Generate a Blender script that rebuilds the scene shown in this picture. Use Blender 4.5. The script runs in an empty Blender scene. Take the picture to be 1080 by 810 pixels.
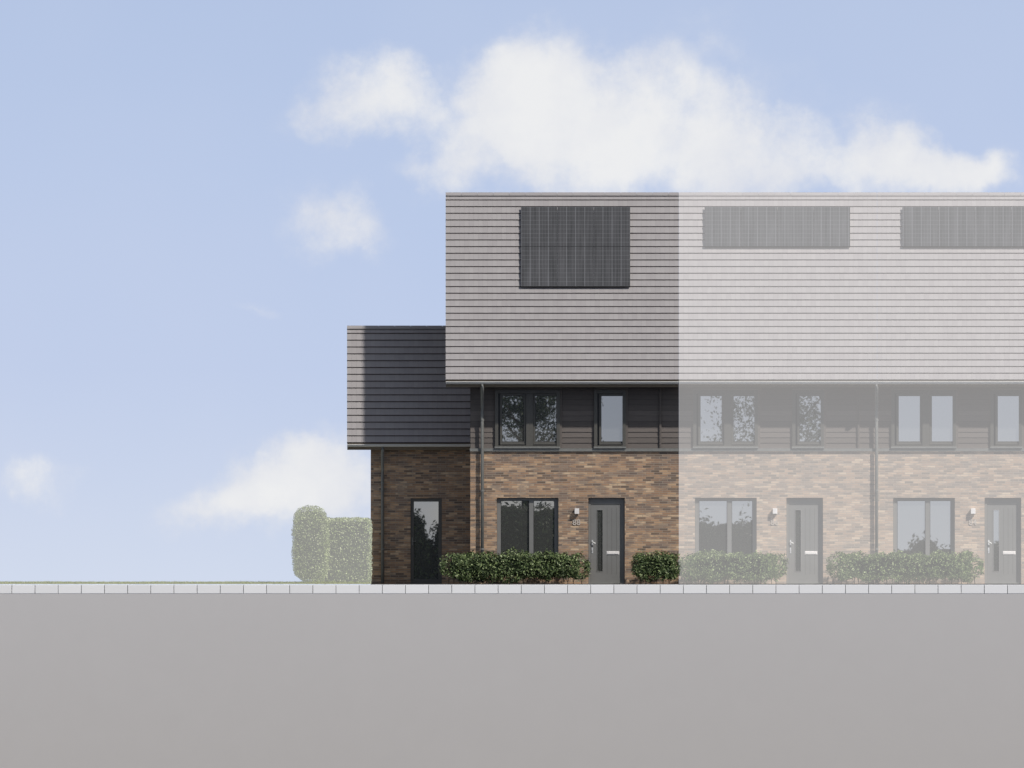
import bpy, bmesh, math, random
from mathutils import Vector, Matrix, noise
R = math.radians
S = 41.0                                   # drawing units of the elevation per metre
def U(a): return (a - 540) / S             # drawing station -> metres along the facade
def H(b): return (616 - b) / S             # drawing level   -> metres above ground
scene = bpy.context.scene
col = scene.collection

# ------------------------------------------------------------------ mesh builder
class MB:
    def __init__(s): s.v = []; s.f = []
    def quad(s, a, b, c, d):
        n = len(s.v); s.v += [tuple(a), tuple(b), tuple(c), tuple(d)]; s.f.append((n, n+1, n+2, n+3))
    def poly(s, pts):
        n = len(s.v); s.v += [tuple(p) for p in pts]; s.f.append(tuple(range(n, n+len(pts))))
    def box(s, x0, x1, y0, y1, z0, z1):
        n = len(s.v)
        s.v += [(x0,y0,z0),(x1,y0,z0),(x1,y1,z0),(x0,y1,z0),(x0,y0,z1),(x1,y0,z1),(x1,y1,z1),(x0,y1,z1)]
        for q in ((0,3,2,1),(4,5,6,7),(0,1,5,4),(1,2,6,5),(2,3,7,6),(3,0,4,7)): s.f.append(tuple(n+i for i in q))
    def prism_x(s, pts, x0, x1):           # polygon in (y,z) extruded along x
        n = len(s.v); k = len(pts)
        s.v += [(x0,p[0],p[1]) for p in pts] + [(x1,p[0],p[1]) for p in pts]
        s.f.append(tuple(n+i for i in range(k))); s.f.append(tuple(n+k+i for i in reversed(range(k))))
        for i in range(k):
            j = (i+1) % k; s.f.append((n+i, n+k+i, n+k+j, n+j))
    def tube(s, pts, r, seg=10, r1=None):
        pts = [Vector(p) for p in pts]; rings = []; m = len(pts)
        for i, p in enumerate(pts):
            d = (pts[min(i+1, m-1)] - pts[max(i-1, 0)]).normalized()
            a = d.cross(Vector((0,0,1)));  a = a if a.length > .05 else d.cross(Vector((1,0,0)))
            a.normalize(); b = d.cross(a).normalized()
            rr = r if r1 is None else r + (r1-r)*i/(m-1)
            n = len(s.v)
            for k in range(seg):
                t = 2*math.pi*k/seg; s.v.append(tuple(p + a*rr*math.cos(t) + b*rr*math.sin(t)))
            rings.append(n)
        for i in range(m-1):
            for k in range(seg):
                k2 = (k+1) % seg
                s.f.append((rings[i]+k, rings[i]+k2, rings[i+1]+k2, rings[i+1]+k))
        s.f.append(tuple(rings[0]+k for k in range(seg))); s.f.append(tuple(rings[-1]+k for k in range(seg)))
    def build(s, name, mat, parent=None, smooth=False, bevel=0, normals=True):
        me = bpy.data.meshes.new(name); me.from_pydata(s.v, [], s.f)
        if normals:
            bm = bmesh.new(); bm.from_mesh(me); bmesh.ops.recalc_face_normals(bm, faces=bm.faces); bm.to_mesh(me); bm.free()
        me.update(); me.materials.append(mat)
        if smooth:
            for p in me.polygons: p.use_smooth = True
        o = bpy.data.objects.new(name, me); col.objects.link(o)
        if bevel:
            b = o.modifiers.new('bevel', 'BEVEL'); b.width = bevel; b.segments = 2; b.limit_method = 'ANGLE'
        if parent:
            o.parent = parent; o.matrix_parent_inverse = abs_mat(parent).inverted()
        return o
def abs_mat(o):
    return (abs_mat(o.parent) @ o.matrix_parent_inverse @ Matrix.Translation(o.location)) if o.parent else Matrix.Translation(o.location)
def tag(o, label=None, cat=None, group=None, kind=None):
    for k, v in (('label', label), ('category', cat), ('group', group), ('kind', kind)):
        if v: o[k] = v
    return o
def empty(name, loc, label, cat, group=None):
    o = bpy.data.objects.new(name, None); col.objects.link(o); o.location = loc; o.empty_display_size = .2
    return tag(o, label, cat, group)

# ------------------------------------------------------------------ materials
def lin(c):
    c = c/255; return c/12.92 if c <= .04045 else ((c+.055)/1.055)**2.4
def rgb(*c): return (lin(c[0]), lin(c[1]), lin(c[2]), 1)
class NT:
    def __init__(s, name):
        s.m = bpy.data.materials.new(name); s.m.use_nodes = True; s.t = s.m.node_tree; s.n = s.t.nodes; s.n.clear()
        s.out = s.n.new('ShaderNodeOutputMaterial')
    def node(s, typ, **kw):
        n = s.n.new(typ)
        for k, v in kw.items(): setattr(n, k, v)
        return n
    def link(s, a, b): s.t.links.new(a, b)
    def math(s, op, a, b=None, c=None, clamp=False):
        n = s.node('ShaderNodeMath', operation=op); n.use_clamp = clamp
        for i, x in enumerate((a, b, c)):
            if x is None: continue
            if isinstance(x, (int, float)): n.inputs[i].default_value = x
            else: s.link(x, n.inputs[i])
        return n.outputs[0]
    def mix(s, f, a, b, blend='MIX'):
        n = s.node('ShaderNodeMix', data_type='RGBA', blend_type=blend)
        for i, x in ((0, f), (6, a), (7, b)):
            if isinstance(x, (int, float)): n.inputs[i].default_value = x
            elif isinstance(x, tuple): n.inputs[i].default_value = x
            else: s.link(x, n.inputs[i])
        return n.outputs[2]
    def coord(s): return s.node('ShaderNodeTexCoord').outputs['Object']
    def noise(s, vec, scale, detail=4, rough=.55, stretch=None):
        if stretch:
            mp = s.node('ShaderNodeMapping'); mp.inputs['Scale'].default_value = stretch; s.link(vec, mp.inputs[0]); vec = mp.outputs[0]
        n = s.node('ShaderNodeTexNoise'); n.inputs['Scale'].default_value = scale; n.inputs['Detail'].default_value = detail
        n.inputs['Roughness'].default_value = rough; s.link(vec, n.inputs['Vector']); return n
    def ramp(s, f, stops, interp='LINEAR'):
        n = s.node('ShaderNodeValToRGB'); n.color_ramp.interpolation = interp
        e = n.color_ramp.elements
        while len(e) < len(stops): e.new(.5)
        for i, (p, c) in enumerate(stops): e[i].position = p; e[i].color = c
        s.link(f, n.inputs[0]); return n.outputs[0]
    def finish(s, base, rough=.8, spec=.3, metal=0, bump=None, bumpd=.01, haze=0, shader=None):
        if shader is None:
            p = s.node('ShaderNodeBsdfPrincipled')
            if isinstance(base, tuple): p.inputs['Base Color'].default_value = base
            else: s.link(base, p.inputs['Base Color'])
            if isinstance(rough, (int, float)): p.inputs['Roughness'].default_value = rough
            else: s.link(rough, p.inputs['Roughness'])
            p.inputs['Specular IOR Level'].default_value = spec; p.inputs['Metallic'].default_value = metal
            if bump is not None:
                b = s.node('ShaderNodeBump'); b.inputs['Distance'].default_value = bumpd; b.inputs['Strength'].default_value = .6
                s.link(bump, b.inputs['Height']); s.link(b.outputs[0], p.inputs['Normal'])
            shader = p.outputs[0]
        if haze:                            # white emission imitating a veil over the neighbouring houses, hedges and lawn
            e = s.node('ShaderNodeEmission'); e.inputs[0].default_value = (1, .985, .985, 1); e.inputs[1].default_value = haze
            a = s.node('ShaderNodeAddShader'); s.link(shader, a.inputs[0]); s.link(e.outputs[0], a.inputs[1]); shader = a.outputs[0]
        s.link(shader, s.out.inputs[0]); return s.m

HZ = .235  # strength of the white glow added as haze
def m_brick(name, haze):
    t = NT(name); c = t.coord(); sep = t.node('ShaderNodeSeparateXYZ'); t.link(c, sep.inputs[0])
    u = t.math('ADD', sep.outputs[0], sep.outputs[1]); cmb = t.node('ShaderNodeCombineXYZ')
    t.link(u, cmb.inputs[0]); t.link(sep.outputs[2], cmb.inputs[1]); v = cmb.outputs[0]
    def bricks(sx, off):
        b = t.node('ShaderNodeTexBrick'); b.offset = off; b.inputs['Color1'].default_value = (0,0,0,1); b.inputs['Color2'].default_value = (1,1,1,1)
        b.inputs['Mortar'].default_value = (.5,.5,.5,1); b.inputs['Scale'].default_value = 1; b.inputs['Mortar Size'].default_value = .006
        b.inputs['Mortar Smooth'].default_value = .2; b.inputs['Brick Width'].default_value = sx; b.inputs['Row Height'].default_value = .0575
        t.link(v, b.inputs['Vector']); return b
    b = bricks(.215, .37)
    tone = b.outputs['Color']
    col_ = t.ramp(tone, [(0, (.16,.125,.10,1)), (.18, (.24,.175,.13,1)), (.35, (.37,.245,.165,1)), (.6, (.45,.305,.20,1)), (.8, (.53,.37,.245,1)), (.93, (.62,.47,.325,1)), (1, (.38,.25,.18,1))])
    # clusters of darker fired bricks
    n1 = t.noise(v, 1.0, 3, .6, (1.9, 6.5, 1))
    m1 = t.math('MULTIPLY', t.math('SMOOTH_MIN', t.math('MULTIPLY', t.math('SUBTRACT', n1.outputs[0], .47), 9.0, clamp=True), 1.0, .1), .66)
    col_ = t.mix(m1, col_, (.19,.158,.14,1))
    n2 = t.noise(v, 60, 4, .7, (1, 2.4, 1))
    col_ = t.mix(.35, col_, t.ramp(n2.outputs[0], [(.25, (.25,.22,.2,1)), (.75, (.85,.8,.76,1))]), 'OVERLAY')
    n3 = t.noise(v, .7, 3)
    col_ = t.mix(.22, col_, t.ramp(n3.outputs[0], [(.3, (.3,.29,.28,1)), (.7, (.7,.69,.67,1))]), 'OVERLAY')
    col_ = t.mix(t.math('MULTIPLY', b.outputs['Fac'], .9), col_, (.36,.31,.25,1))
    if haze: col_ = t.mix(.3, col_, (.64,.57,.49,1))  # veil lightening mixed into the brick colour
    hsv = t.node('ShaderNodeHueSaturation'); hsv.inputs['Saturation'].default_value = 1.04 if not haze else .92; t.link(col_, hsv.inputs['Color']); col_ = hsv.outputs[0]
    h = t.math('SUBTRACT', t.math('MULTIPLY', n2.outputs[0], .3), b.outputs['Fac'])
    return t.finish(col_, .9, .15, bump=h, bumpd=.006, haze=haze)
def m_tiles(name, haze):
    t = NT(name); g = t.node('ShaderNodeNewGeometry'); r = g.outputs['Random Per Island']
    c = t.ramp(r, [(0, (.325,.302,.296,1)), (.5, (.340,.317,.310,1)), (1, (.354,.331,.322,1))])
    n = t.noise(t.coord(), 2.2, 4, .6, (1, .3, .3)); c = t.mix(.08, c, t.ramp(n.outputs[0], [(.3, (.36,.36,.36,1)), (.7, (.64,.64,.64,1))]), 'OVERLAY')
    n2 = t.noise(t.coord(), 45, 3, .6)
    return t.finish(c, .75, .3, bump=n2.outputs[0], bumpd=.002, haze=haze)
def m_boards(name, haze):
    t = NT(name); g = t.node('ShaderNodeNewGeometry'); r = g.outputs['Random Per Island']
    c = t.ramp(r, [(0, (.118,.105,.096,1)), (.5, (.142,.126,.114,1)), (1, (.168,.148,.134,1))])
    n = t.noise(t.coord(), 9, 6, .65, (.35, 6, 9)); c = t.mix(.5, c, t.ramp(n.outputs[0], [(.3, (.36,.34,.34,1)), (.7, (.62,.60,.58,1))]), 'OVERLAY')
    return t.finish(c, .75, .2, bump=n.outputs[0], bumpd=.004, haze=haze)
def m_plain(name, base, rough=.6, spec=.4, haze=0, metal=0, var=.1, sc=12):
    t = NT(name); n = t.noise(t.coord(), sc, 4, .6)
    d = tuple(x*(1-var) for x in base[:3]) + (1,); l = tuple(min(1, x*(1+var)) for x in base[:3]) + (1,)
    return t.finish(t.ramp(n.outputs[0], [(.3, d), (.7, l)]), rough, spec, metal, haze=haze)
def m_glass(name, haze):
    t = NT(name)
    d = t.node('ShaderNodeBsdfPrincipled'); d.inputs['Base Color'].default_value = (.07,.07,.064,1); d.inputs['Roughness'].default_value = .4
    g = t.node('ShaderNodeBsdfGlossy'); g.inputs['Roughness'].default_value = .012; g.inputs['Color'].default_value = (.93,.89,.80,1)
    x = t.node('ShaderNodeMixShader'); x.inputs[0].default_value = .40; t.link(d.outputs[0], x.inputs[1]); t.link(g.outputs[0], x.inputs[2])
    return t.finish(None, shader=x.outputs[0], haze=haze)
def m_solar(name, haze):
    t = NT(name); c = t.coord(); sep = t.node('ShaderNodeSeparateXYZ'); t.link(c, sep.inputs[0])
    def line(src, pitch, w):
        f = t.math('FRACT', t.math('DIVIDE', src, pitch)); return t.math('LESS_THAN', f, w)
    n = t.noise(c, 3.2, 2, .5, (1.6, .1, .1))
    base = t.ramp(n.outputs[0], [(.35, (.055,.055,.055,1)), (.65, (.078,.077,.078,1))])
    n2 = t.noise(c, 17, 2, .5, (1, .05, .05)); base = t.mix(.5, base, t.ramp(n2.outputs[0], [(.3, (.35,.35,.35,1)), (.7, (.65,.65,.67,1))]), 'OVERLAY')
    a = line(sep.outputs[0], .078, .16); base = t.mix(t.math('MULTIPLY', a, .22), base, (.17,.17,.18,1))
    a = line(t.math('ADD', sep.outputs[0], .01), .234, .07); base = t.mix(t.math('MULTIPLY', a, .38), base, (.24,.24,.25,1))
    a = line(sep.outputs[2], .1127, .08); base = t.mix(t.math('MULTIPLY', a, .4), base, (.2,.2,.21,1))
    return t.finish(base, .25, .35, haze=haze)
def m_leaf(name, stops, haze=0, rough=.55):
    t = NT(name); g = t.node('ShaderNodeNewGeometry')
    c = t.ramp(g.outputs['Random Per Island'], stops)
    n = t.noise(t.coord(), 5, 3, .6); c = t.mix(.45, c, t.ramp(n.outputs[0], [(.35, (.3,.3,.3,1)), (.7, (.7,.7,.66,1))]), 'OVERLAY')
    return t.finish(c, rough, .35, haze=haze)
def m_paving(name, c1, c2):
    t = NT(name); b = t.node('ShaderNodeTexBrick'); b.inputs['Scale'].default_value = 1; b.inputs['Brick Width'].default_value = .3; b.inputs['Row Height'].default_value = .3
    b.inputs['Mortar Size'].default_value = .006; b.inputs['Color1'].default_value = c1; b.inputs['Color2'].default_value = c2; b.inputs['Mortar'].default_value = (.08,.08,.075,1)
    t.link(t.coord(), b.inputs['Vector']); return t.finish(b.outputs[0], .9, .2)

class Set: pass
def mats(h, sfx):
    m = Set(); p = 'hazed_' if h else ''
    m.brick = m_brick(p+'brick', h); m.tiles = m_tiles(p+'roof_tile', h); m.boards = m_boards(p+'cladding', h)
    m.edge = m_plain(p+'tile_edge_shade', (.10,.085,.08,1), .9, .1, h); m.slab = m_plain(p+'fascia_timber', (.17,.135,.095,1), .7, .2, h)  # tile edges coloured dark to stand in for shade between courses
    m.frame = m_plain(p+'window_frame_paint', (.097,.092,.08,1), .45, .4, h, var=.05)
    m.door = m_plain(p+'door_paint', (.20,.197,.186,1), .5, .35, h, var=.04, sc=4)
    m.trim = m_plain(p+'trim_metal', (.20,.20,.185,1), .5, .4, h)
    m.gutter = m_plain(p+'zinc', (.60,.59,.56,1), .6, .3, h, var=.04)
    m.white = m_plain(p+'white_paint', (.8,.76,.72,1), .4, .4, h, var=.03)
    m.chrome = m_plain(p+'chrome', (.62,.62,.6,1), .3, .6, h, metal=.3)
    m.glass = m_glass(p+'pane_glass', h); m.solar = m_solar(p+'solar_cells', h)
    m.black = m_plain(p+'black_frame', (.02,.02,.022,1), .4, .4, h)
    m.digit = m_plain(p+'numeral_metal', (.50,.44,.38,1), .5, .4, h)
    return m
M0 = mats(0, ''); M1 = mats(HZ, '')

# ------------------------------------------------------------------ house pieces
def wall_sheet(mb, x0, x1, z0, z1, y, openings, reveal):
    xs = sorted({x0, x1, *[a for o in openings for a in o[:2]]}); zs = sorted({z0, z1, *[a for o in openings for a in o[2:4]]})
    xs = [x for x in xs if x0 <= x <= x1]; zs = [z for z in zs if z0 <= z <= z1]
    for i in range(len(xs)-1):
        for j in range(len(zs)-1):
            cx, cz = (xs[i]+xs[i+1])/2, (zs[j]+zs[j+1])/2
            if any(o[0] < cx < o[1] and o[2] < cz < o[3] for o in openings): continue
            mb.quad((xs[i],y,zs[j]), (xs[i+1],y,zs[j]), (xs[i+1],y,zs[j+1]), (xs[i],y,zs[j+1]))
    for a, b, c, d in openings:
        mb.quad((a,y,c), (a,y,d), (a,y+reveal,d), (a,y+reveal,c)); mb.quad((b,y,c), (b,y+reveal,c), (b,y+reveal,d), (b,y,d))
        mb.quad((a,y,d), (b,y,d), (b,y+reveal,d), (a,y+reveal,d))
        if c > z0: mb.quad((a,y,c), (a,y+reveal,c), (b,y+reveal,c), (b,y,c))

def tiles(mb, butt, x0, x1, ye, ze, n, pitch, rnd, back=False, yr=0):
    s = math.sqrt(.5); nt = round((x1-x0)/.121); tw = (x1-x0)/nt
    for k in range(n):
        for i in range(nt):
            a = x0 + i*tw + .0008; b = x0 + (i+1)*tw - .0008
            lo = .041 + rnd.uniform(-.0005, .0005); hi = .006
            def P(x, d, h):
                y = ye + d*s - h*s; z = ze + d*s + h*s
                if back: y = 2*yr - y
                return (x, y, z)
            d0 = k*pitch; d1 = d0 + pitch*1.04
            nn = len(mb.v)
            mb.v += [P(a,d0,lo), P(b,d0,lo), P(b,d1,hi), P(a,d1,hi), P(a,d0+.002,-.0), P(b,d0+.002,-.0)]
            mb.f += [(nn,nn+1,nn+2,nn+3)]; butt.v += [P(a-.002,d0,lo), P(b+.002,d0,lo), P(b+.002,d0+.002,-.0), P(a-.002,d0+.002,-.0)]; k4 = len(butt.v)-4; butt.f.append((k4,k4+3,k4+2,k4+1))

def tile_mesh(mb, bt, m, r):
    nf, nv = len(mb.f), len(mb.v); mb.v += bt.v; mb.f += [tuple(i+nv for i in f) for f in bt.f]
    o = mb.build('tile_courses', m.tiles, r, normals=False); o.data.materials.append(m.edge)
    for p in o.data.polygons[nf:]: p.material_index = 1
def roof(m, root, x0, x1, ye, ze, zr, seed, label=None, wall_y=None, gut=True, ycap=(0,0)):
    rnd = random.Random(seed); rise = zr - ze; yr = ye + rise; yb = 2*yr - ye
    ov = (wall_y - ye); t = .30
    mb = MB(); pts = [(ye,ze), (yr,zr), (yb,ze), (yb,ze-.17), (yb-ov,ze-.17), (yb-ov,ze+ov-t), (yr,zr-t), (wall_y,ze+ov-t), (wall_y,ze-.17), (ye,ze-.17)]
    mb.prism_x(pts, x0+.006, x1-.006)
    r = mb.build('roof', m.slab, root); 
    if label: r['label'] = label
    n = round(rise/.1722); pitch = rise*math.sqrt(2)/n
    mb = MB(); bt = MB(); tiles(mb, bt, x0, x1, ye, ze, n, pitch, rnd); tile_mesh(mb, bt, m, r)
    mb = MB(); bt = MB(); tiles(mb, bt, x0, x1, ye, ze, n, pitch, rnd, True, yr); tile_mesh(mb, bt, m, r)
    # verge strip down the outer edges of both slopes
    mb = MB()                               # ridge caps, overlapping pieces
    x = x0
    while x < x1 - .01:
        xe = min(x + .41, x1); q = []
        for k in range(9):
            a = math.pi*k/8; q.append((yr - .13*math.cos(a), zr - .045 + .085*math.sin(a)))
        q = q + [(yr, zr-.02)]
        mb.prism_x(q, x, xe - .006); x = xe
    mb.build('ridge_cap', m.tiles, r)
    if gut:
        g = MB(); yc, zc, rr = ye - .045, ze - .035, .062; q = []
        for k in range(13):
            a = math.pi*k/12; q.append((yc - rr*math.cos(a), zc - rr*math.sin(a)))
        for k in range(12, -1, -1):
            a = math.pi*k/12; q.append((yc - (rr-.01)*math.cos(a), zc - (rr-.01)*math.sin(a)))
        g.prism_x(q, x0 + .004, x1 - .004)
        g.tube([(x0+.004, yc-rr, zc), (x1-.004, yc-rr, zc)], .011, 8)
        for xx in (x0+.004, x1-.012):        # stop ends
            g.prism_x([(yc - rr*math.cos(math.pi*k/12), zc - rr*math.sin(math.pi*k/12)) for k in range(13)], xx, xx+.008)
        gg = g.build('gutter', m.gutter, root); 
    return yr, yb

def frame_ring(mb, x0, x1, z0, z1, w, y0, y1, wb=None, wt=None):
    wb = w if wb is None else wb; wt = w if wt is None else wt
    mb.box(x0, x0+w, y0, y1, z0, z1); mb.box(x1-w, x1, y0, y1, z0, z1)
    mb.box(x0+w, x1-w, y0+.0, y1, z0, z0+wb); mb.box(x0+w, x1-w, y0, y1, z1-wt, z1)

def sash_window(m, root, x0, x1, z0, z1, lights, y):
    # outer frame proud of the boards, opening sashes set back in it
    fw = .085; mb = MB(); frame_ring(mb, x0, x1, z0, z1, fw, y-.075, y+.12, wb=.05, wt=.1)
    for a, b in lights[:-1]: pass
    n = len(lights)
    for i in range(n-1):
        mb.box(lights[i][1]+.055, lights[i+1][0]-.055, y-.075, y+.12, z0+.05, z1-.1)
    w = mb.build('window', m.frame, root, bevel=.005)
    mb = MB(); mb.box(x0-.01, x1+.01, y-.13, y-.076, z0-.02, z0+.022); mb.build('sill', m.trim, w, bevel=.004)
    for a, b in lights:
        s = MB(); frame_ring(s, a-.052, b+.052, z0+.055, z1-.105, .052, y-.028, y+.05, wb=.095, wt=.052)
        s.box(a-.05, b+.05, y-.05, y-.029, z0+.075, z0+.1)          # weather bar
        s.build('sash', m.frame, w, bevel=.005)
        p = MB(); p.box(a-.01, b+.01, y+.006, y+.02, z0+.14, z1-.15); p.build('pane', m.glass, w)
        p = MB(); frame_ring(p, a, b, z0+.15, z1-.157, .008, y-.003, y+.004); p.build('seal', m.black, w)
    return w

def house(kind, m, x0, x1, O, rx0, number, npan, label, cat, group=None, pipe=None, seed=1):
    root = empty('terraced_house', ((x0+x1)/2, 0, 0), label, cat, group)
    rnd = random.Random(seed)
    zb = H(475.3); zc0 = H(472.9); zs = H(407)
    ye, ze, zr = -.70, H(401.3), H(204.5)
    yr, yb = roof(m, root, rx0, x1, ye, ze, zr, seed, wall_y=0.0)
    o_win = (O+17/S, O+82/S, H(597), H(525)); o_door = (O+113.5/S, O+152/S, H(616), H(525))
    wyb = yb - .7
    # brick shell
    mb = MB(); wall_sheet(mb, x0, x1, 0, zb, 0, [o_win, o_door], .18)
    mb.quad((x0,wyb,0), (x0,wyb,ze), (x1,wyb,ze), (x1,wyb,0))
    for x in (x0, x1): mb.poly([(x,0,0), (x,wyb,0), (x,wyb,ze+.35), (x,yr,zr-.35), (x,0.02,ze+.35), (x,0.02,zb), (x,0,zb)])
    # soldier lintels are read through the brick pattern; dark liner behind the openings
    mb.build('wall', m.brick, root, normals=False)
    mb = MB()
    for o in (o_win, o_door): mb.box(o[0]-.02, o[1]+.02, .19, .25, max(o[2]-.02, 0.004), o[3]+.02)
    mb.build('opening_liner', m.black, root)
    # flashing between brick and boards
    mb = MB(); mb.box(x0-.012, x1-.002, -.055, .03, zb, zc0); mb.box(x0-.012, x1-.002, -.055, -.045, zb-.018, zb)
    mb.build('ledge_trim', m.trim, root)
    # boarded band
    wins = [(O+15/S, O+83.5/S), (O+119.5/S, O+153/S)]
    zt = H(411); battens = [O+188.5/S]
    spans = [(x0+.004, wins[0][0]), (wins[0][1], wins[1][0]), (wins[1][1], battens[0]), (battens[0]+.05, x1-.004)]
    pitch = .1395
    for a, b in spans:
        mb = MB(); z = zc0 + .002
        while z < zs - .01:
            z1 = min(z+pitch-.004, zs)
            j = rnd.uniform(-.002, .002)
            n = len(mb.v)
            mb.v += [(a,.012+j,z), (b,.012+j,z), (b,.028+j,z1), (a,.028+j,z1), (a,.045,z), (b,.045,z), (b,.045,z1), (a,.045,z1)]
            mb.f += [(n,n+1,n+2,n+3), (n,n+4,n+5,n+1), (n+3,n+2,n+6,n+7), (n,n+3,n+7,n+4), (n+1,n+5,n+6,n+2)]
            z += pitch
        mb.build('cladding', m.boards, root)
    mb = MB(); mb.box(x0+.003, x1-.003, .046, .1, zc0-.01, zs+.15)
    mb.build('backing_board', m.black, root)
    for bx in battens:
        mb = MB(); mb.box(bx, bx+.05, -.03, .03, zc0, zs); mb.build('batten', m.boards, root, bevel=.003)
    for a, b in (wins[0], wins[1]):
        mb = MB(); mb.box(b, b+.055, -.012, .03, zc0, zs); mb.build('trim_board', m.boards, root)
        mb = MB(); mb.box(a, b, -.015, .03, zt, zs); mb.build('head_board', m.boards, root)
    sash_window(m, root, wins[0][0], wins[0][1], H(472), zt, [(O+22.5/S, O+45.5/S), (O+57.5/S, O+80/S)], .03).__setitem__('label', 'two-light upstairs window')
    sash_window(m, root, wins[1][0], wins[1][1], H(472), zt, [(O+127/S, O+150/S)], .03).__setitem__('label', 'narrow upstairs window')
    # living-room window
    a, b, c, d = o_win
    mb = MB(); frame_ring(mb, a+.002, b-.002, c+.002, d-.002, .1, .10, .18, wb=.08, wt=.07)
    mx0, mx1 = a+34.0/S, a+38.6/S; mb.box(mx0, mx1, .095, .18, c+.08, d-.07)
    w = mb.build('window', m.door, root, bevel=.004); w['label'] = 'wide ground floor window'
    mb = MB(); mb.box(a+.004, b-.004, -.035, .1, c+.002, c+.03); mb.build('sill', m.trim, w, bevel=.004)
    for p, q in ((a+.1, mx0), (mx1, b-.1)):
        g = MB(); g.box(p-.01, q+.01, .146, .16, c+.07, d-.06); g.build('pane', m.glass, w)
        g = MB(); frame_ring(g, p+.001, q-.001, c+.081, d-.071, .012, .128, .145); g.build('seal', m.black, w)
    # front door
    a, b, c, d = o_door
    mb = MB(); mb.box(a+.002, a+.062, .115, .18, .004, d-.002); mb.box(b-.1, b-.002, .115, .18, .004, d-.002); mb.box(a+.062, b-.1, .115, .18, d-.17, d-.002)
    dr = mb.build('door', m.door, root, bevel=.003); dr['label'] = 'grey front door with tall narrow glass strip'
    la, lb, lz = a+.066, b-.104, d-.176
    sx0, sx1, sz0, sz1 = a+8.8/S, a+15.6/S, H(603), H(537.5)
    mb = MB()
    xs = [la, sx0, sx1, lb]; zs2 = [.05, sz0, sz1, lz]
    for i in range(3):
        for j in range(3):
            if i == 1 and j == 1: continue
            mb.box(xs[i], xs[i+1], .13, .175, zs2[j], zs2[j+1])
    lf = mb.build('leaf', m.door, dr)
    mb = MB(); frame_ring(mb, sx0, sx1, sz0, sz1, .016, .122, .14); mb.build('glazing_bead', m.door, dr, bevel=.002)
    mb = MB(); mb.box(sx0+.01, sx1-.01, .15, .16, sz0+.01, sz1-.01); mb.build('pane', m.glass, dr)
    mb = MB()
    for k in range(3): gx = sx1 + .1 + k*.12; mb.box(gx, gx+.006, .1285, .1298, .25, lz-.08)
    mb.build('groove', m.frame, dr)
    mb = MB(); mb.box(la, lb, .125, .1299, .012, .05); mb.box(la-.06, lb+.1, .06, .124, .004, .03); mb.build('threshold', m.trim, dr)
    mb = MB(); lx0, lx1 = a+19.2/S, a+32.6/S; mb.box(lx0, lx1, .118, .1295, H(584.9), H(581.3)); mb.box(lx0+.02, lx1-.02, .108, .1178, H(584.3), H(582)); mb.build('letter_slot', m.white, dr, bevel=.003)
    mb = MB(); hx = a+3.6/S+.015
    mb.box(hx-.018, hx+.018, .120, .1295, H(583.5), H(577.5)); mb.box(hx-.018, hx+.018, .120, .1295, H(575), H(569.5))
    mb.tube([(hx, .128, H(571.5)), (hx, .075, H(571.5)), (hx+.012, .068, H(571.8)), (hx+.075, .068, H(573.2))], .013, 8)
    mb.tube([(hx, .12, H(580.5)), (hx, .10, H(580.5))], .013, 10)
    mb.build('handle', m.chrome, dr, smooth=False)
    # wall lamp and number
    lx = O+99/S; mb = MB(); mb.box(lx, lx+.118, -.135, -.02, H(542), H(536.2)); ml = mb.build('wall_lamp', m.white, root, bevel=.006)
    mb = MB(); mb.box(lx+.02, lx+.098, -.019, -.001, H(541), H(537.2)); mb.build('bracket', m.trim, ml)
    mb = MB(); mb.box(lx+.015, lx+.103, -.125, -.03, H(542)-.004, H(542)-.0005); mb.build('lens', m.black, ml)
    cu = bpy.data.curves.new('number_text', 'FONT'); cu.body = number; cu.size = .205; cu.extrude = .008; cu.offset = .004; cu.align_x = 'CENTER'; cu.resolution_u = 3
    to = bpy.data.objects.new('tmp', cu); col.objects.link(to); bpy.context.view_layer.update()
    me = bpy.data.meshes.new_from_object(to.evaluated_get(bpy.context.evaluated_depsgraph_get())); bpy.data.objects.remove(to)
    me.transform(Matrix.Translation((O+101/S, -.010, H(553.7))) @ Matrix.Rotation(R(90), 4, 'X')); me.materials.clear(); me.materials.append(m.digit)
    no = bpy.data.objects.new('house_number', me); col.objects.link(no); no.parent = root; no.matrix_parent_inverse = abs_mat(root).inverted()
    # solar panels on the front slope
    s = math.sqrt(.5); pw, ph = 38.5/S, 42.0/S
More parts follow.
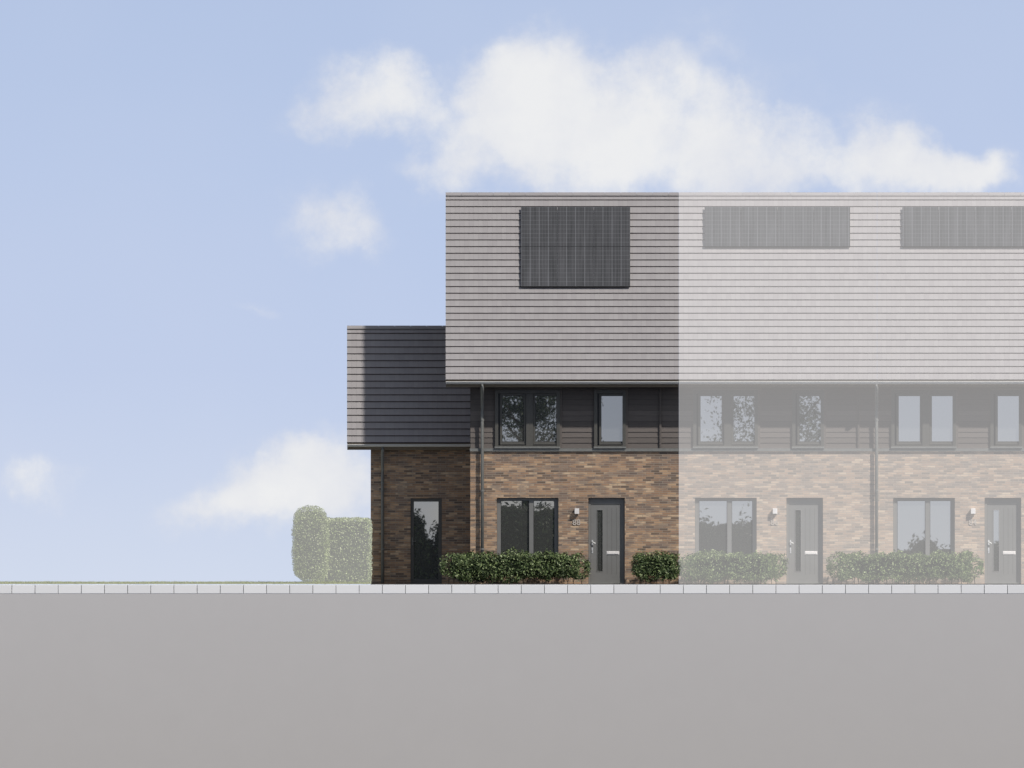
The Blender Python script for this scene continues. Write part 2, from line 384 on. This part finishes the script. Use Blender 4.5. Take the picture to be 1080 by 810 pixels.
    for (px, rows) in npan:
        for (ci, rj) in px_rows(px, rows):
            xa = U(ci) + .004; xb = U(ci + 38.5) - .004; zt_ = H(218 + rj*42) - .004; zb_ = H(218 + (rj+1)*42) + .004
            def PP(x, z, h):
                y = ye + (z - ze); return (x, y - h*s, z + h*s)
            mb = MB(); h0, h1 = .07, .115; n = len(mb.v)
            for h in (h0, h1): mb.v += [PP(xa,zb_-s*h1,h), PP(xb,zb_-s*h1,h), PP(xb,zt_-s*h1,h), PP(xa,zt_-s*h1,h)]
            mb.f += [(0,1,2,3), (7,6,5,4), (0,4,5,1), (1,5,6,2), (2,6,7,3), (3,7,4,0)]
            po = mb.build('solar_panel', m.black, root)
            mb = MB(); e = .001; h = h1 + .003
            mb.quad(PP(xa+e,zb_-s*h1+e,h), PP(xb-e,zb_-s*h1+e,h), PP(xb-e,zt_-s*h1-e,h), PP(xa+e,zt_-s*h1-e,h))
            mb.build('cell_sheet', m.solar, po)
            for q in (.2, .8):
                mb = MB(); xx = xa + (xb-xa)*q; n = len(mb.v)
                for hh in (.03, .068): mb.v += [PP(xx-.02,zb_+.0,hh), PP(xx+.02,zb_+.0,hh), PP(xx+.02,zt_-.05,hh), PP(xx-.02,zt_-.05,hh)]
                mb.f += [tuple(n+i for i in f) for f in ((0,1,2,3), (7,6,5,4), (0,4,5,1), (1,5,6,2), (2,6,7,3), (3,7,4,0))]
                mb.build('mounting_rail', m.trim, po)
    if pipe is not None:
        downpipe(m, root, pipe, 0, ye-.045, ze-.12)
    return root, wyb, yr
def px_rows(px, rows): return [(c, r) for r in range(rows) for c in px]
def downpipe(m, root, x, wy, gy, gz):
    mb = MB(); y = wy - .115
    pts = [(x,gy,gz+.02), (x,gy,gz-.05), (x,gy+.03,gz-.10), (x,y-.05,gz-.46), (x,y,gz-.56), (x,y,gz-.7)]
    mb.tube(pts + [(x,y,.03)], .041, 12)
    p = mb.build('downpipe', m.trim, root, smooth=True)
    for z in (.9, 2.4, gz-.9):
        if z < .5 or z > gz-.6: continue
        c = MB(); c.tube([(x,y,z-.018), (x,y,z+.018)], .05, 12); c.box(x-.012, x+.012, y+.03, wy-.001, z-.012, z+.012); c.build('pipe_bracket', m.trim, p)
    return p

h1, wyb, yr1 = house('corner', M0, U(496), U(716), U(507), U(470), '88', [([549.3, 549.3+38.5, 549.3+77], 2)],
    'full-colour corner house of brown brick and dark boards with low side wing', 'house', 'houses of the terrace', pipe=U(508.7), seed=3)
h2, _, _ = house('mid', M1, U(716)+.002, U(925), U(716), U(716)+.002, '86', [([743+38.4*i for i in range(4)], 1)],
    'pale, haze-veiled middle house whose upstairs windows mirror a leafy tree', 'house', 'houses of the terrace', pipe=U(925)-.01, seed=4)
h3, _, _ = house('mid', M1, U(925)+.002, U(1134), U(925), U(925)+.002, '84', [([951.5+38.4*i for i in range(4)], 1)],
    'pale, haze-veiled house at the right end, plain sky mirrored in its upstairs windows', 'house', 'houses of the terrace', seed=5)

# side wing of the corner house
m = M0; EY, EE = 3.13, 2.78; ex0, ex1 = U(391), U(496)+.012; ze = H(467.5); zr = H(345)
yrE, ybE = roof(m, h1, U(366), ex1, EE, ze, zr, 9, label='lower tiled roof of the side wing, mostly in shadow', wall_y=EY)
od = (U(433), U(466), 0, H(525.5))
mb = MB(); wall_sheet(mb, ex0, ex1, 0, ze-.165, EY, [od], .16); wy = ybE - .35
mb.poly([(ex0,EY,0), (ex0,wy,0), (ex0,wy,ze), (ex0,yrE,zr-.32), (ex0,EY,ze)]); mb.quad((ex0,wy,0), (ex0,wy,ze), (ex1,wy,ze), (ex1,wy,0))
w = mb.build('wall', m.brick, h1, normals=False); w['label'] = 'shaded brick wall of the side wing'
mb = MB(); mb.box(od[0]-.02, od[1]+.02, EY+.165, EY+.2, .004, od[3]+.02); mb.build('opening_liner', m.black, h1)
mb = MB(); frame_ring(mb, od[0]+.002, od[1]-.002, .004, od[3]-.002, .085, EY+.05, EY+.14, wb=.12, wt=.085)
dd = mb.build('door', m.frame, h1, bevel=.004); dd['label'] = 'dark framed glazed side door'
mb = MB(); mb.box(od[0]+.08, od[1]-.08, EY+.1, EY+.112, .12, od[3]-.08); mb.build('pane', m.glass, dd)
mb = MB(); hx = od[0]+.045; mb.box(hx-.014, hx+.014, EY+.04, EY+.049, 1.0, 1.2); mb.tube([(hx,EY+.045,1.1),(hx,EY-.005,1.1),(hx+.09,EY-.005,1.1)], .009, 8); mb.build('handle', m.trim, dd)
downpipe(m, h1, U(403.5), EY, EE-.045, ze-.12)['label'] = 'dark downpipe on the side wing'

# ------------------------------------------------------------------ foliage
def leaf(mb, p, nrm, up, size, rnd):
    n = nrm.normalized(); a = n.cross(up)
    if a.length < .05: a = n.cross(Vector((1,0,.3)))
    a.normalize(); b = n.cross(a).normalized()
    t = rnd.uniform(0, 6.28); a2 = a*math.cos(t) + b*math.sin(t); b2 = n.cross(a2)
    L = size*rnd.uniform(.7, 1.3); W = L*.42; k = len(mb.v)
    mb.v += [tuple(p - a2*L*.5), tuple(p + b2*W*.5 + n*L*.08), tuple(p + a2*L*.5 - n*L*.05), tuple(p - b2*W*.5 + n*L*.08)]
    mb.f += [(k, k+1, k+2, k+3)]
def rv(rnd):
    while True:
        v = Vector((rnd.uniform(-1,1), rnd.uniform(-1,1), rnd.uniform(-1,1)))
        if .01 < v.length < 1: return v.normalized()
def foliage(name, parent, mat, core_mat, centre, half, count, size, power, seed, bumpy=.12, freq=2.0, core=True, zlow=None, shrink=.8, depth=.35, dens=0.0):
    """leaf clumps over and through a rounded body (superellipsoid of given power)"""
    rnd = random.Random(seed); mb = MB(); c = Vector(centre); hx, hy, hz = half; up = Vector((0,0,1))
    off = Vector((seed*3.7, seed*1.3, 0))
    def surf(d):
        k = (abs(d.x)**power + abs(d.y)**power + abs(d.z)**power) ** (-1/power)
        return Vector((d.x*hx, d.y*hy, d.z*hz))*k
    def scale(s): return 1 + bumpy*(noise.noise((c+s)*freq + off)) + bumpy*.7*noise.noise((c+s)*freq*3.1 + off)
    done = 0; tries = 0
    while done < count and tries < count*6:
        tries += 1
        # even sampling on the box then pushed on the rounded body
        f = rnd.random()*(hy*hz + hx*hz + hx*hy)
        sg = rnd.choice((-1, 1)); a, b = rnd.uniform(-1,1), rnd.uniform(-1,1)
        q = Vector((sg,a,b)) if f < hy*hz else (Vector((a,sg,b)) if f < hy*hz + hx*hz else Vector((a,b,sg)))
        s = surf(q); t = 1 - depth*rnd.random()**1.8
        mn = min(hx, hy, hz); sc = scale(s)
        grad = Vector((s.x/hx**2, s.y/hy**2, s.z/hz**2)).normalized()
        p = c + s + grad*mn*((sc-1)*1.6 - (1-t)) + rv(rnd)*size*.5
        if dens and noise.noise(p*1.9 + off) < dens*noise.noise(p*.8+off*2) - .02 + dens*.1 and rnd.random() < .85: continue
        if zlow is not None and p.z < zlow(p, rnd): continue
        leaf(mb, p, grad*.9 + rv(rnd)*.9 + up*.25, up, size, rnd); done += 1
    o = mb.build(name, mat, parent, normals=False)
    if core:
        bm = bmesh.new(); bmesh.ops.create_icosphere(bm, subdivisions=4, radius=1)
        for v in bm.verts:
            s = surf(v.co.normalized()); v.co = c + s*shrink*(1 + .06*noise.noise((c+s)*5))
            if zlow is not None and v.co.z < zlow(v.co, rnd) + .04: v.co.z = zlow(v.co, rnd) + .04
        me = bpy.data.meshes.new('foliage_core'); bm.to_mesh(me); bm.free(); me.materials.append(core_mat)  # dark filler body added inside the leaves to block see-through
        oc = bpy.data.objects.new('foliage_core', me); col.objects.link(oc); oc.parent = parent; oc.matrix_parent_inverse = abs_mat(parent).inverted()
    return o
GREEN = [(0, (.022,.036,.014,1)), (.3, (.055,.088,.03,1)), (.62, (.125,.175,.06,1)), (.86, (.235,.29,.12,1)), (1, (.38,.43,.24,1))]
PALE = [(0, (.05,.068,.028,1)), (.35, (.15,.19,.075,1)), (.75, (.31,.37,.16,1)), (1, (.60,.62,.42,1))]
L0 = m_leaf('hedge_leaf', GREEN, 0); L1 = m_leaf('hazed_hedge_leaf', GREEN, HZ*1.0); L2 = m_leaf('hazed_tall_hedge_leaf', PALE, .22)  # haze glow whitens the leaves of the veiled hedges
C0 = m_plain('core_dark', (.02,.028,.013,1), .9, .1); C1 = m_plain('hazed_core', (.03,.036,.022,1), .9, .1, HZ); C2 = m_plain('hazed_tall_core', (.05,.06,.03,1), .9, .1, .25)
ST0 = m_plain('stem_bark', (.16,.12,.09,1), .9, .1); ST1 = m_plain('hazed_stem_bark', (.16,.12,.09,1), .9, .1, HZ)
def low_hedge(x0, x1, label, pale, seed):
    cx = (x0+x1)/2; root = empty('hedge', (cx, -.72, 0), label, 'hedge', 'low hedges planted along the house fronts')
    z0, z1 = .12, .775
    w = (x1-x0)/2
    foliage('foliage', root, L1 if pale else L0, C1 if pale else C0, (cx, -.72, (z0+z1)/2), (w, .3, (z1-z0)/2), int(6200*w), .074, 4.5, seed, bumpy=.3, freq=3.2, shrink=.72, depth=.5)
    rnd = random.Random(seed); n = int((x1-x0)/.17)
    for i in range(n):
        x = x0 + .12 + (x1-x0-.24)*(i + rnd.uniform(.2,.8))/n; y = -.72 + rnd.uniform(-.12, .1); mb = MB()
        mb.tube([(x,y,0), (x+rnd.uniform(-.02,.02),y,.1), (x+rnd.uniform(-.05,.05),y+rnd.uniform(-.04,.04),.26)], .012, 6, .008)
        mb.tube([(x,y,.05), (x+rnd.uniform(-.09,.09),y-.04,.24)], .008, 5, .005)
        mb.build('stem', ST1 if pale else ST0, root)
    return root
low_hedge(U(465), U(621.5), 'long dark green hedge between glazed side door and front door of the corner house', False, 11)
low_hedge(U(667), U(716)-.01, 'short dark green hedge right of the front door of the corner house', False, 12)
low_hedge(U(716)+.01, U(828), 'pale green hedge under the wide window of the middle house', True, 13)
low_hedge(U(872), U(1037), 'long pale green hedge crossing the pale downpipe between two haze-veiled houses', True, 14)
# tall clipped hedges by the left gable
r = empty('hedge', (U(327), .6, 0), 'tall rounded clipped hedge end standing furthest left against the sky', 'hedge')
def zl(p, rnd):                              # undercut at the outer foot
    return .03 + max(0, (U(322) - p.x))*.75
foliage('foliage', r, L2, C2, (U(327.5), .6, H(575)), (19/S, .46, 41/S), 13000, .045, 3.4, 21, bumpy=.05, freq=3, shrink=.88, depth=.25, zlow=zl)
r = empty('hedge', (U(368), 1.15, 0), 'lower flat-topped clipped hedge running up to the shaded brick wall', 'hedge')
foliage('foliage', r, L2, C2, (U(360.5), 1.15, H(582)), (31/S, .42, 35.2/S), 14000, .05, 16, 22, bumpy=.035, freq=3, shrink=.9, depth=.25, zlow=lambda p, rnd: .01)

# ------------------------------------------------------------------ reflected surroundings across the street
DL = m_leaf('tree_leaf', [(0, (.02,.035,.012,1)), (.6, (.05,.085,.028,1)), (1, (.10,.15,.05,1))]); DB = m_plain('tree_bark', (.09,.07,.05,1), .9, .1)
def tree(x, y, zc, rad, nl, label, seed, dens):
    root = empty('tree', (x,y,0), label, 'tree', 'trees across the street')
    rnd = random.Random(seed); mb = MB()
    mb.tube([(x,y,0), (x+.05,y,zc-rad*.9), (x-.03,y,zc), (x,y,zc+rad*.6)], .13, 8, .03); t = mb.build('trunk', DB, root, smooth=True)
    for k in range(12):
        a = rnd.uniform(0, 6.28); z = zc - rad*.8 + rnd.random()*rad*1.2; l = rad*rnd.uniform(.4,.65)
        mb = MB(); mb.tube([(x,y,z), (x+math.cos(a)*l*.5,y+math.sin(a)*l*.5,z+l*.3), (x+math.cos(a)*l,y+math.sin(a)*l,z+l*.75)], .045, 6, .01); mb.build('limb', DB, root)
    foliage('crown', root, DL, DL, (x,y,zc), (rad, rad, rad*.9), int(nl*1.9), .10, 2, seed, bumpy=.5, freq=1.2, core=False, depth=.98, dens=dens)
tree(U(553), -24, 4.5, 1.6, 5200, 'round leafy tree across the street mirrored in the corner house', 31, .5)
tree(U(826), -24, 4.3, 2.1, 3600, 'loose leafy tree across the street mirrored in the middle house', 32, .8)
def bush(x, w, h, seed, label):
    r = empty('bush', (x,-22,0), label, 'bush', 'bushes across the street')
    foliage('foliage', r, DL, C0, (x,-22,h*.42), (w, .7, h*.56), int(1500*w*h), .13, 2.6, seed, bumpy=.3, freq=1.5, shrink=.86, depth=.5)
for i, (px, w, h) in enumerate([(437,.34,1.95),(449,.3,1.25),(470,.35,1.7),(500,.6,1.9),(537,.8,2.2),(580,.8,2.12),(634,.55,2.25),(685,.7,1.3),(735,.7,1.75),(770,.8,1.72),(800,.7,1.78),(848,.6,2.3),(905,.8,1.3),(955,.6,.95),(975,.35,1.25),(1000,.7,1.0),(1053,.7,1.15)]):
    bush(U(px), w, h, 40+i, 'dark leafy bush across the street, only mirrored in the panes')

# ------------------------------------------------------------------ ground, kerb, lawn
def ground_mat(name, c, sc=1.5, var=.008):
    t = NT(name); n = t.noise(t.coord(), sc, 8, .6); n2 = t.noise(t.coord(), 40, 4, .6)
    d = tuple(x*(1-var) for x in c) + (1,); l = tuple(x*(1+var) for x in c) + (1,)
    cc = t.ramp(n.outputs[0], [(.3, d), (.7, l)]); cc = t.mix(.03, cc, t.ramp(n2.outputs[0], [(.3, (.4,.4,.4,1)), (.7, (.6,.6,.6,1))]), 'OVERLAY')
    return t.finish(cc, .95, .1, bump=n2.outputs[0], bumpd=.001)
G = ground_mat('plain_grey_concrete', (.60,.578,.565))
mb = MB(); mb.box(-160, 160, -1.592, 149, -14, H(626)-.002)
g = mb.build('ground', G); tag(g, 'flat grey base under the kerb, grey and even', 'ground', kind='structure')
mb = MB(); mb.box(-160, 160, -1.34, 149, H(626)-.001, -.02)
g = mb.build('ground', G); tag(g, 'flat grey base under the kerb, grey and even', 'ground', kind='structure')
mb = MB(); mb.box(-160, 160, -120, -20, -14, -.02)
g = mb.build('ground', m_plain('far_ground', (.27,.27,.27,1), .9, .1)); tag(g, 'ground on the far side of the street', 'ground', kind='structure')
mb = MB(); mb.box(U(391), 160, -1.33, 30, -.016, 0)
g = mb.build('pavement', m_paving('paving_stone', (.15,.145,.14,1), (.19,.185,.18,1))); tag(g, 'paved strip in front of the houses', 'pavement', kind='structure')
mb = MB(); mb.box(U(462), 160, -1.15, -.25, .0005, .006)
g = mb.build('soil', m_plain('soil_dark', (.07,.055,.04,1), .95, .1, var=.3)); tag(g, 'planting strip under the hedges', 'soil', kind='structure')
K = NT('kerb_concrete'); gg = K.node('ShaderNodeNewGeometry'); n = K.noise(K.coord(), 35, 5, .7)
kc = K.ramp(gg.outputs['Random Per Island'], [(0, (.88,.87,.86,1)), (1, (.95,.94,.93,1))]); kc = K.mix(.12, kc, K.ramp(n.outputs[0], [(.3, (.35,.35,.35,1)), (.7, (.65,.65,.65,1))]), 'OVERLAY')
KM = K.finish(kc, .85, .2, bump=n.outputs[0], bumpd=.002)
mb = MB(); p = 24.42/S; x = U(12.4) - 60*p
while x < 60:
    mb.box(x+.007, x+p-.007, -1.6, -1.34, H(626), -.017); x += p
g = mb.build('kerb', KM, bevel=.008); tag(g, 'row of pale concrete kerb stones', 'kerb', kind='structure')
mb = MB(); mb.box(-60, 60, -1.575, -1.345, H(626)+.006, -.03); g = mb.build('kerb_bedding', m_plain('kerb_joint', (.2,.2,.2,1), .9, .1)); tag(g, 'mortar in the kerb joints', 'kerb', kind='structure')
# lawn with slight swell
bm = bmesh.new(); nx, ny = 120, 60
vs = [[None]*(ny+1) for _ in range(nx+1)]
for i in range(nx+1):
    for j in range(ny+1):
        x = U(391) - .001 - (i/nx)**1.6*120; y = -1.33 + (j/ny)**2*149
        z = .03*min(1, (y+1.33)/.8) + .018*noise.noise((x*.35, y*.25, 3)) * min(1, (y+1.33)/2)
        vs[i][j] = bm.verts.new((x, y, max(z, -.012)))
for i in range(nx):
    for j in range(ny): bm.faces.new((vs[i][j], vs[i][j+1], vs[i+1][j+1], vs[i+1][j]))
bmesh.ops.recalc_face_normals(bm, faces=bm.faces)
me = bpy.data.meshes.new('lawn'); bm.to_mesh(me); bm.free()
GR = m_plain('dry_grass', (.33,.34,.22,1), .95, .1, haze=.08, var=.25, sc=3); me.materials.append(GR)
lw = bpy.data.objects.new('lawn', me); col.objects.link(lw); tag(lw, 'thin pale lawn left of the house', 'lawn', kind='structure')
rnd = random.Random(5); mb = MB()
for i in range(16000):
    x = rnd.uniform(-14.2, U(391)-.03); y = rnd.uniform(-1.2, 2.6) if rnd.random() < .6 else rnd.uniform(-1.2, 9)
    z = .03*min(1, (y+1.33)/.8) - .01; hgt = rnd.uniform(.02, .05)*(1 + .8*noise.noise((x*.7, y*.7, 0))); a = rnd.uniform(0, 6.28); w = .006
    dx, dy = math.cos(a)*w, math.sin(a)*w; lx, ly = rnd.uniform(-.025,.025), rnd.uniform(-.025,.025)
    k = len(mb.v); mb.v += [(x-dx,y-dy,z), (x+dx,y+dy,z), (x+lx,y+ly,z+hgt+.01)]; mb.f.append((k,k+1,k+2))
gs = mb.build('grass', m_leaf('grass_blade', [(0, (.22,.25,.11,1)), (.6, (.34,.37,.19,1)), (1, (.5,.49,.33,1))], .08), normals=False)
tag(gs, 'short pale grass blades on the lawn', 'grass', kind='stuff')

# ------------------------------------------------------------------ sky backdrop with clouds
T = NT('sky_clouds'); c = T.coord(); sep = T.node('ShaderNodeSeparateXYZ'); T.link(c, sep.inputs[0])
zz = sep.outputs[2]
f = T.math('DIVIDE', T.math('ADD', zz, 5), 21.0, clamp=True)
blue = T.ramp(f, [(0, rgb(210,218,237)), (.25, rgb(207,217,236)), (.5, rgb(193,206,233)), (.75, rgb(187,202,231)), (1, rgb(181,197,227))])
cl = T.noise(c, .09, 3, .5); blue = T.mix(.08, blue, T.ramp(cl.outputs[0], [(.3, (.3,.36,.5,1)), (.7, (.72,.68,.66,1))]), 'OVERLAY')
wn = T.noise(c, .42, 5, .55); sub = T.node('ShaderNodeVectorMath', operation='SUBTRACT'); T.link(wn.outputs['Color'], sub.inputs[0]); sub.inputs[1].default_value = (.5,.5,.5)
sc = T.node('ShaderNodeVectorMath', operation='SCALE'); T.link(sub.outputs[0], sc.inputs[0]); sc.inputs[3].default_value = 2.6
ad = T.node('ShaderNodeVectorMath', operation='ADD'); T.link(c, ad.inputs[0]); T.link(sc.outputs[0], ad.inputs[1])
blobs = [(392,104,66,44,.8),(335,128,48,24,.35),(440,105,36,40,.3),(565,62,62,48,.6),(525,112,62,62,.7),(600,110,85,80,.95),(580,165,130,60,.8),(690,140,80,80,.6),(735,75,62,75,.42),(770,155,95,60,.5),(870,168,115,48,.85),(965,180,80,38,1.0),(1028,178,45,30,.95),(800,110,60,60,.2),(885,135,55,40,.2),(500,175,60,40,.35),
         (352,232,54,38,.75),(395,235,26,18,.3),(28,514,42,24,.65),(255,525,80,34,.7),(300,500,75,42,.75),(345,490,65,45,.9),(215,548,60,26,.6),(320,548,90,36,.5),(500,545,160,60,.9),(190,190,70,20,.12),(275,328,25,9,.25),(450,185,50,24,.35)]
tot = None
for (px, py, rx, ry, wgt) in blobs:
    rx *= 1.33; ry *= 1.33
    mp = T.node('ShaderNodeMapping'); mp.vector_type = 'TEXTURE'
    mp.inputs['Location'].default_value = (U(px), 0, H(py)); mp.inputs['Scale'].default_value = (rx/S, 1e4, ry/S); T.link(ad.outputs[0], mp.inputs[0])
    g_ = T.node('ShaderNodeTexGradient', gradient_type='QUADRATIC_SPHERE'); T.link(mp.outputs[0], g_.inputs[0])
    v = T.math('MULTIPLY', T.math('POWER', g_.outputs[1], .42), wgt)
    tot = v if tot is None else T.math('MAXIMUM', tot, v) if wgt < .3 else T.math('ADD', tot, T.math('MULTIPLY', v, .85))
fb = T.noise(c, .55, 9, .62); fb2 = T.noise(c, 1.9, 8, .6)
den = T.math('ADD', tot, T.math('MULTIPLY', T.math('SUBTRACT', fb.outputs[0], .5), 1.5)); den = T.math('ADD', den, T.math('MULTIPLY', T.math('SUBTRACT', fb2.outputs[0], .5), .38))
gate = T.math('MULTIPLY', tot, 3.2, clamp=True); 
a = T.node('ShaderNodeMapRange', interpolation_type='SMOOTHERSTEP'); T.link(den, a.inputs[0]); a.inputs[1].default_value = -.15; a.inputs[2].default_value = 1.08
alpha = T.math('MULTIPLY', T.math('MULTIPLY', a.outputs[0], gate), .93)
sh = T.noise(c, .33, 6, .6)
cloudc = T.ramp(T.math('ADD', T.math('MULTIPLY', sh.outputs[0], .8), T.math('MULTIPLY', den, .16)), [(.35, rgb(224,226,233)), (.68, rgb(240,240,240))])
skyc = T.mix(alpha, blue, cloudc)
em = T.node('ShaderNodeEmission'); T.link(skyc, em.inputs[0]); em.inputs[1].default_value = 1.0; T.link(em.outputs[0], T.out.inputs[0])
mb = MB(); n = 96; rr = 150
for i in range(n):
    a0, a1 = 2*math.pi*i/n, 2*math.pi*(i+1)/n
    xa, ya, xb, yb = rr*math.sin(a0), rr*math.cos(a0), rr*math.sin(a1), rr*math.cos(a1)
    top = 32
    mb.quad((xa,ya,-30), (xb,yb,-30), (xb,yb,top), (xa,ya,top))
sk = mb.build('sky', T.m, normals=False); tag(sk, 'pale blue sky with soft white clouds', 'sky', kind='structure')

# ------------------------------------------------------------------ light
d = Vector((-1, 1, -1.4)).normalized()
L = bpy.data.lights.new('sun', 'SUN'); L.energy = 3.15; L.angle = R(1.5); L.color = (1, .965, .92)
so = bpy.data.objects.new('sun', L); col.objects.link(so); so.rotation_euler = d.to_track_quat('-Z', 'Y').to_euler(); so.location = (10, -10, 20)
W = bpy.data.worlds.new('World'); scene.world = W; W.use_nodes = True; nt = W.node_tree
sky = nt.nodes.new('ShaderNodeTexSky'); sky.sky_type = 'NISHITA'; sky.sun_disc = False
sky.sun_elevation = math.asin(-d.z); sky.sun_rotation = R(135); sky.air_density = 1.0; sky.dust_density = .8; sky.ozone_density = 1.0
bg = nt.nodes['Background']; hs = nt.nodes.new('ShaderNodeHueSaturation'); hs.inputs['Saturation'].default_value = .55; nt.links.new(sky.outputs[0], hs.inputs['Color']); nt.links.new(hs.outputs[0], bg.inputs[0]); bg.inputs[1].default_value = .085

# ------------------------------------------------------------------ camera: an elevation view
cam = bpy.data.cameras.new('camera'); cam.type = 'ORTHO'; cam.ortho_scale = 1080/S; cam.clip_end = 600; cam.clip_start = .1
co = bpy.data.objects.new('camera', cam); col.objects.link(co); co.location = (0, -13, H(405)); co.rotation_euler = (R(90), 0, 0); scene.camera = co
scene.view_settings.view_transform = 'Standard'; scene.view_settings.look = 'None'; scene.view_settings.exposure = 0
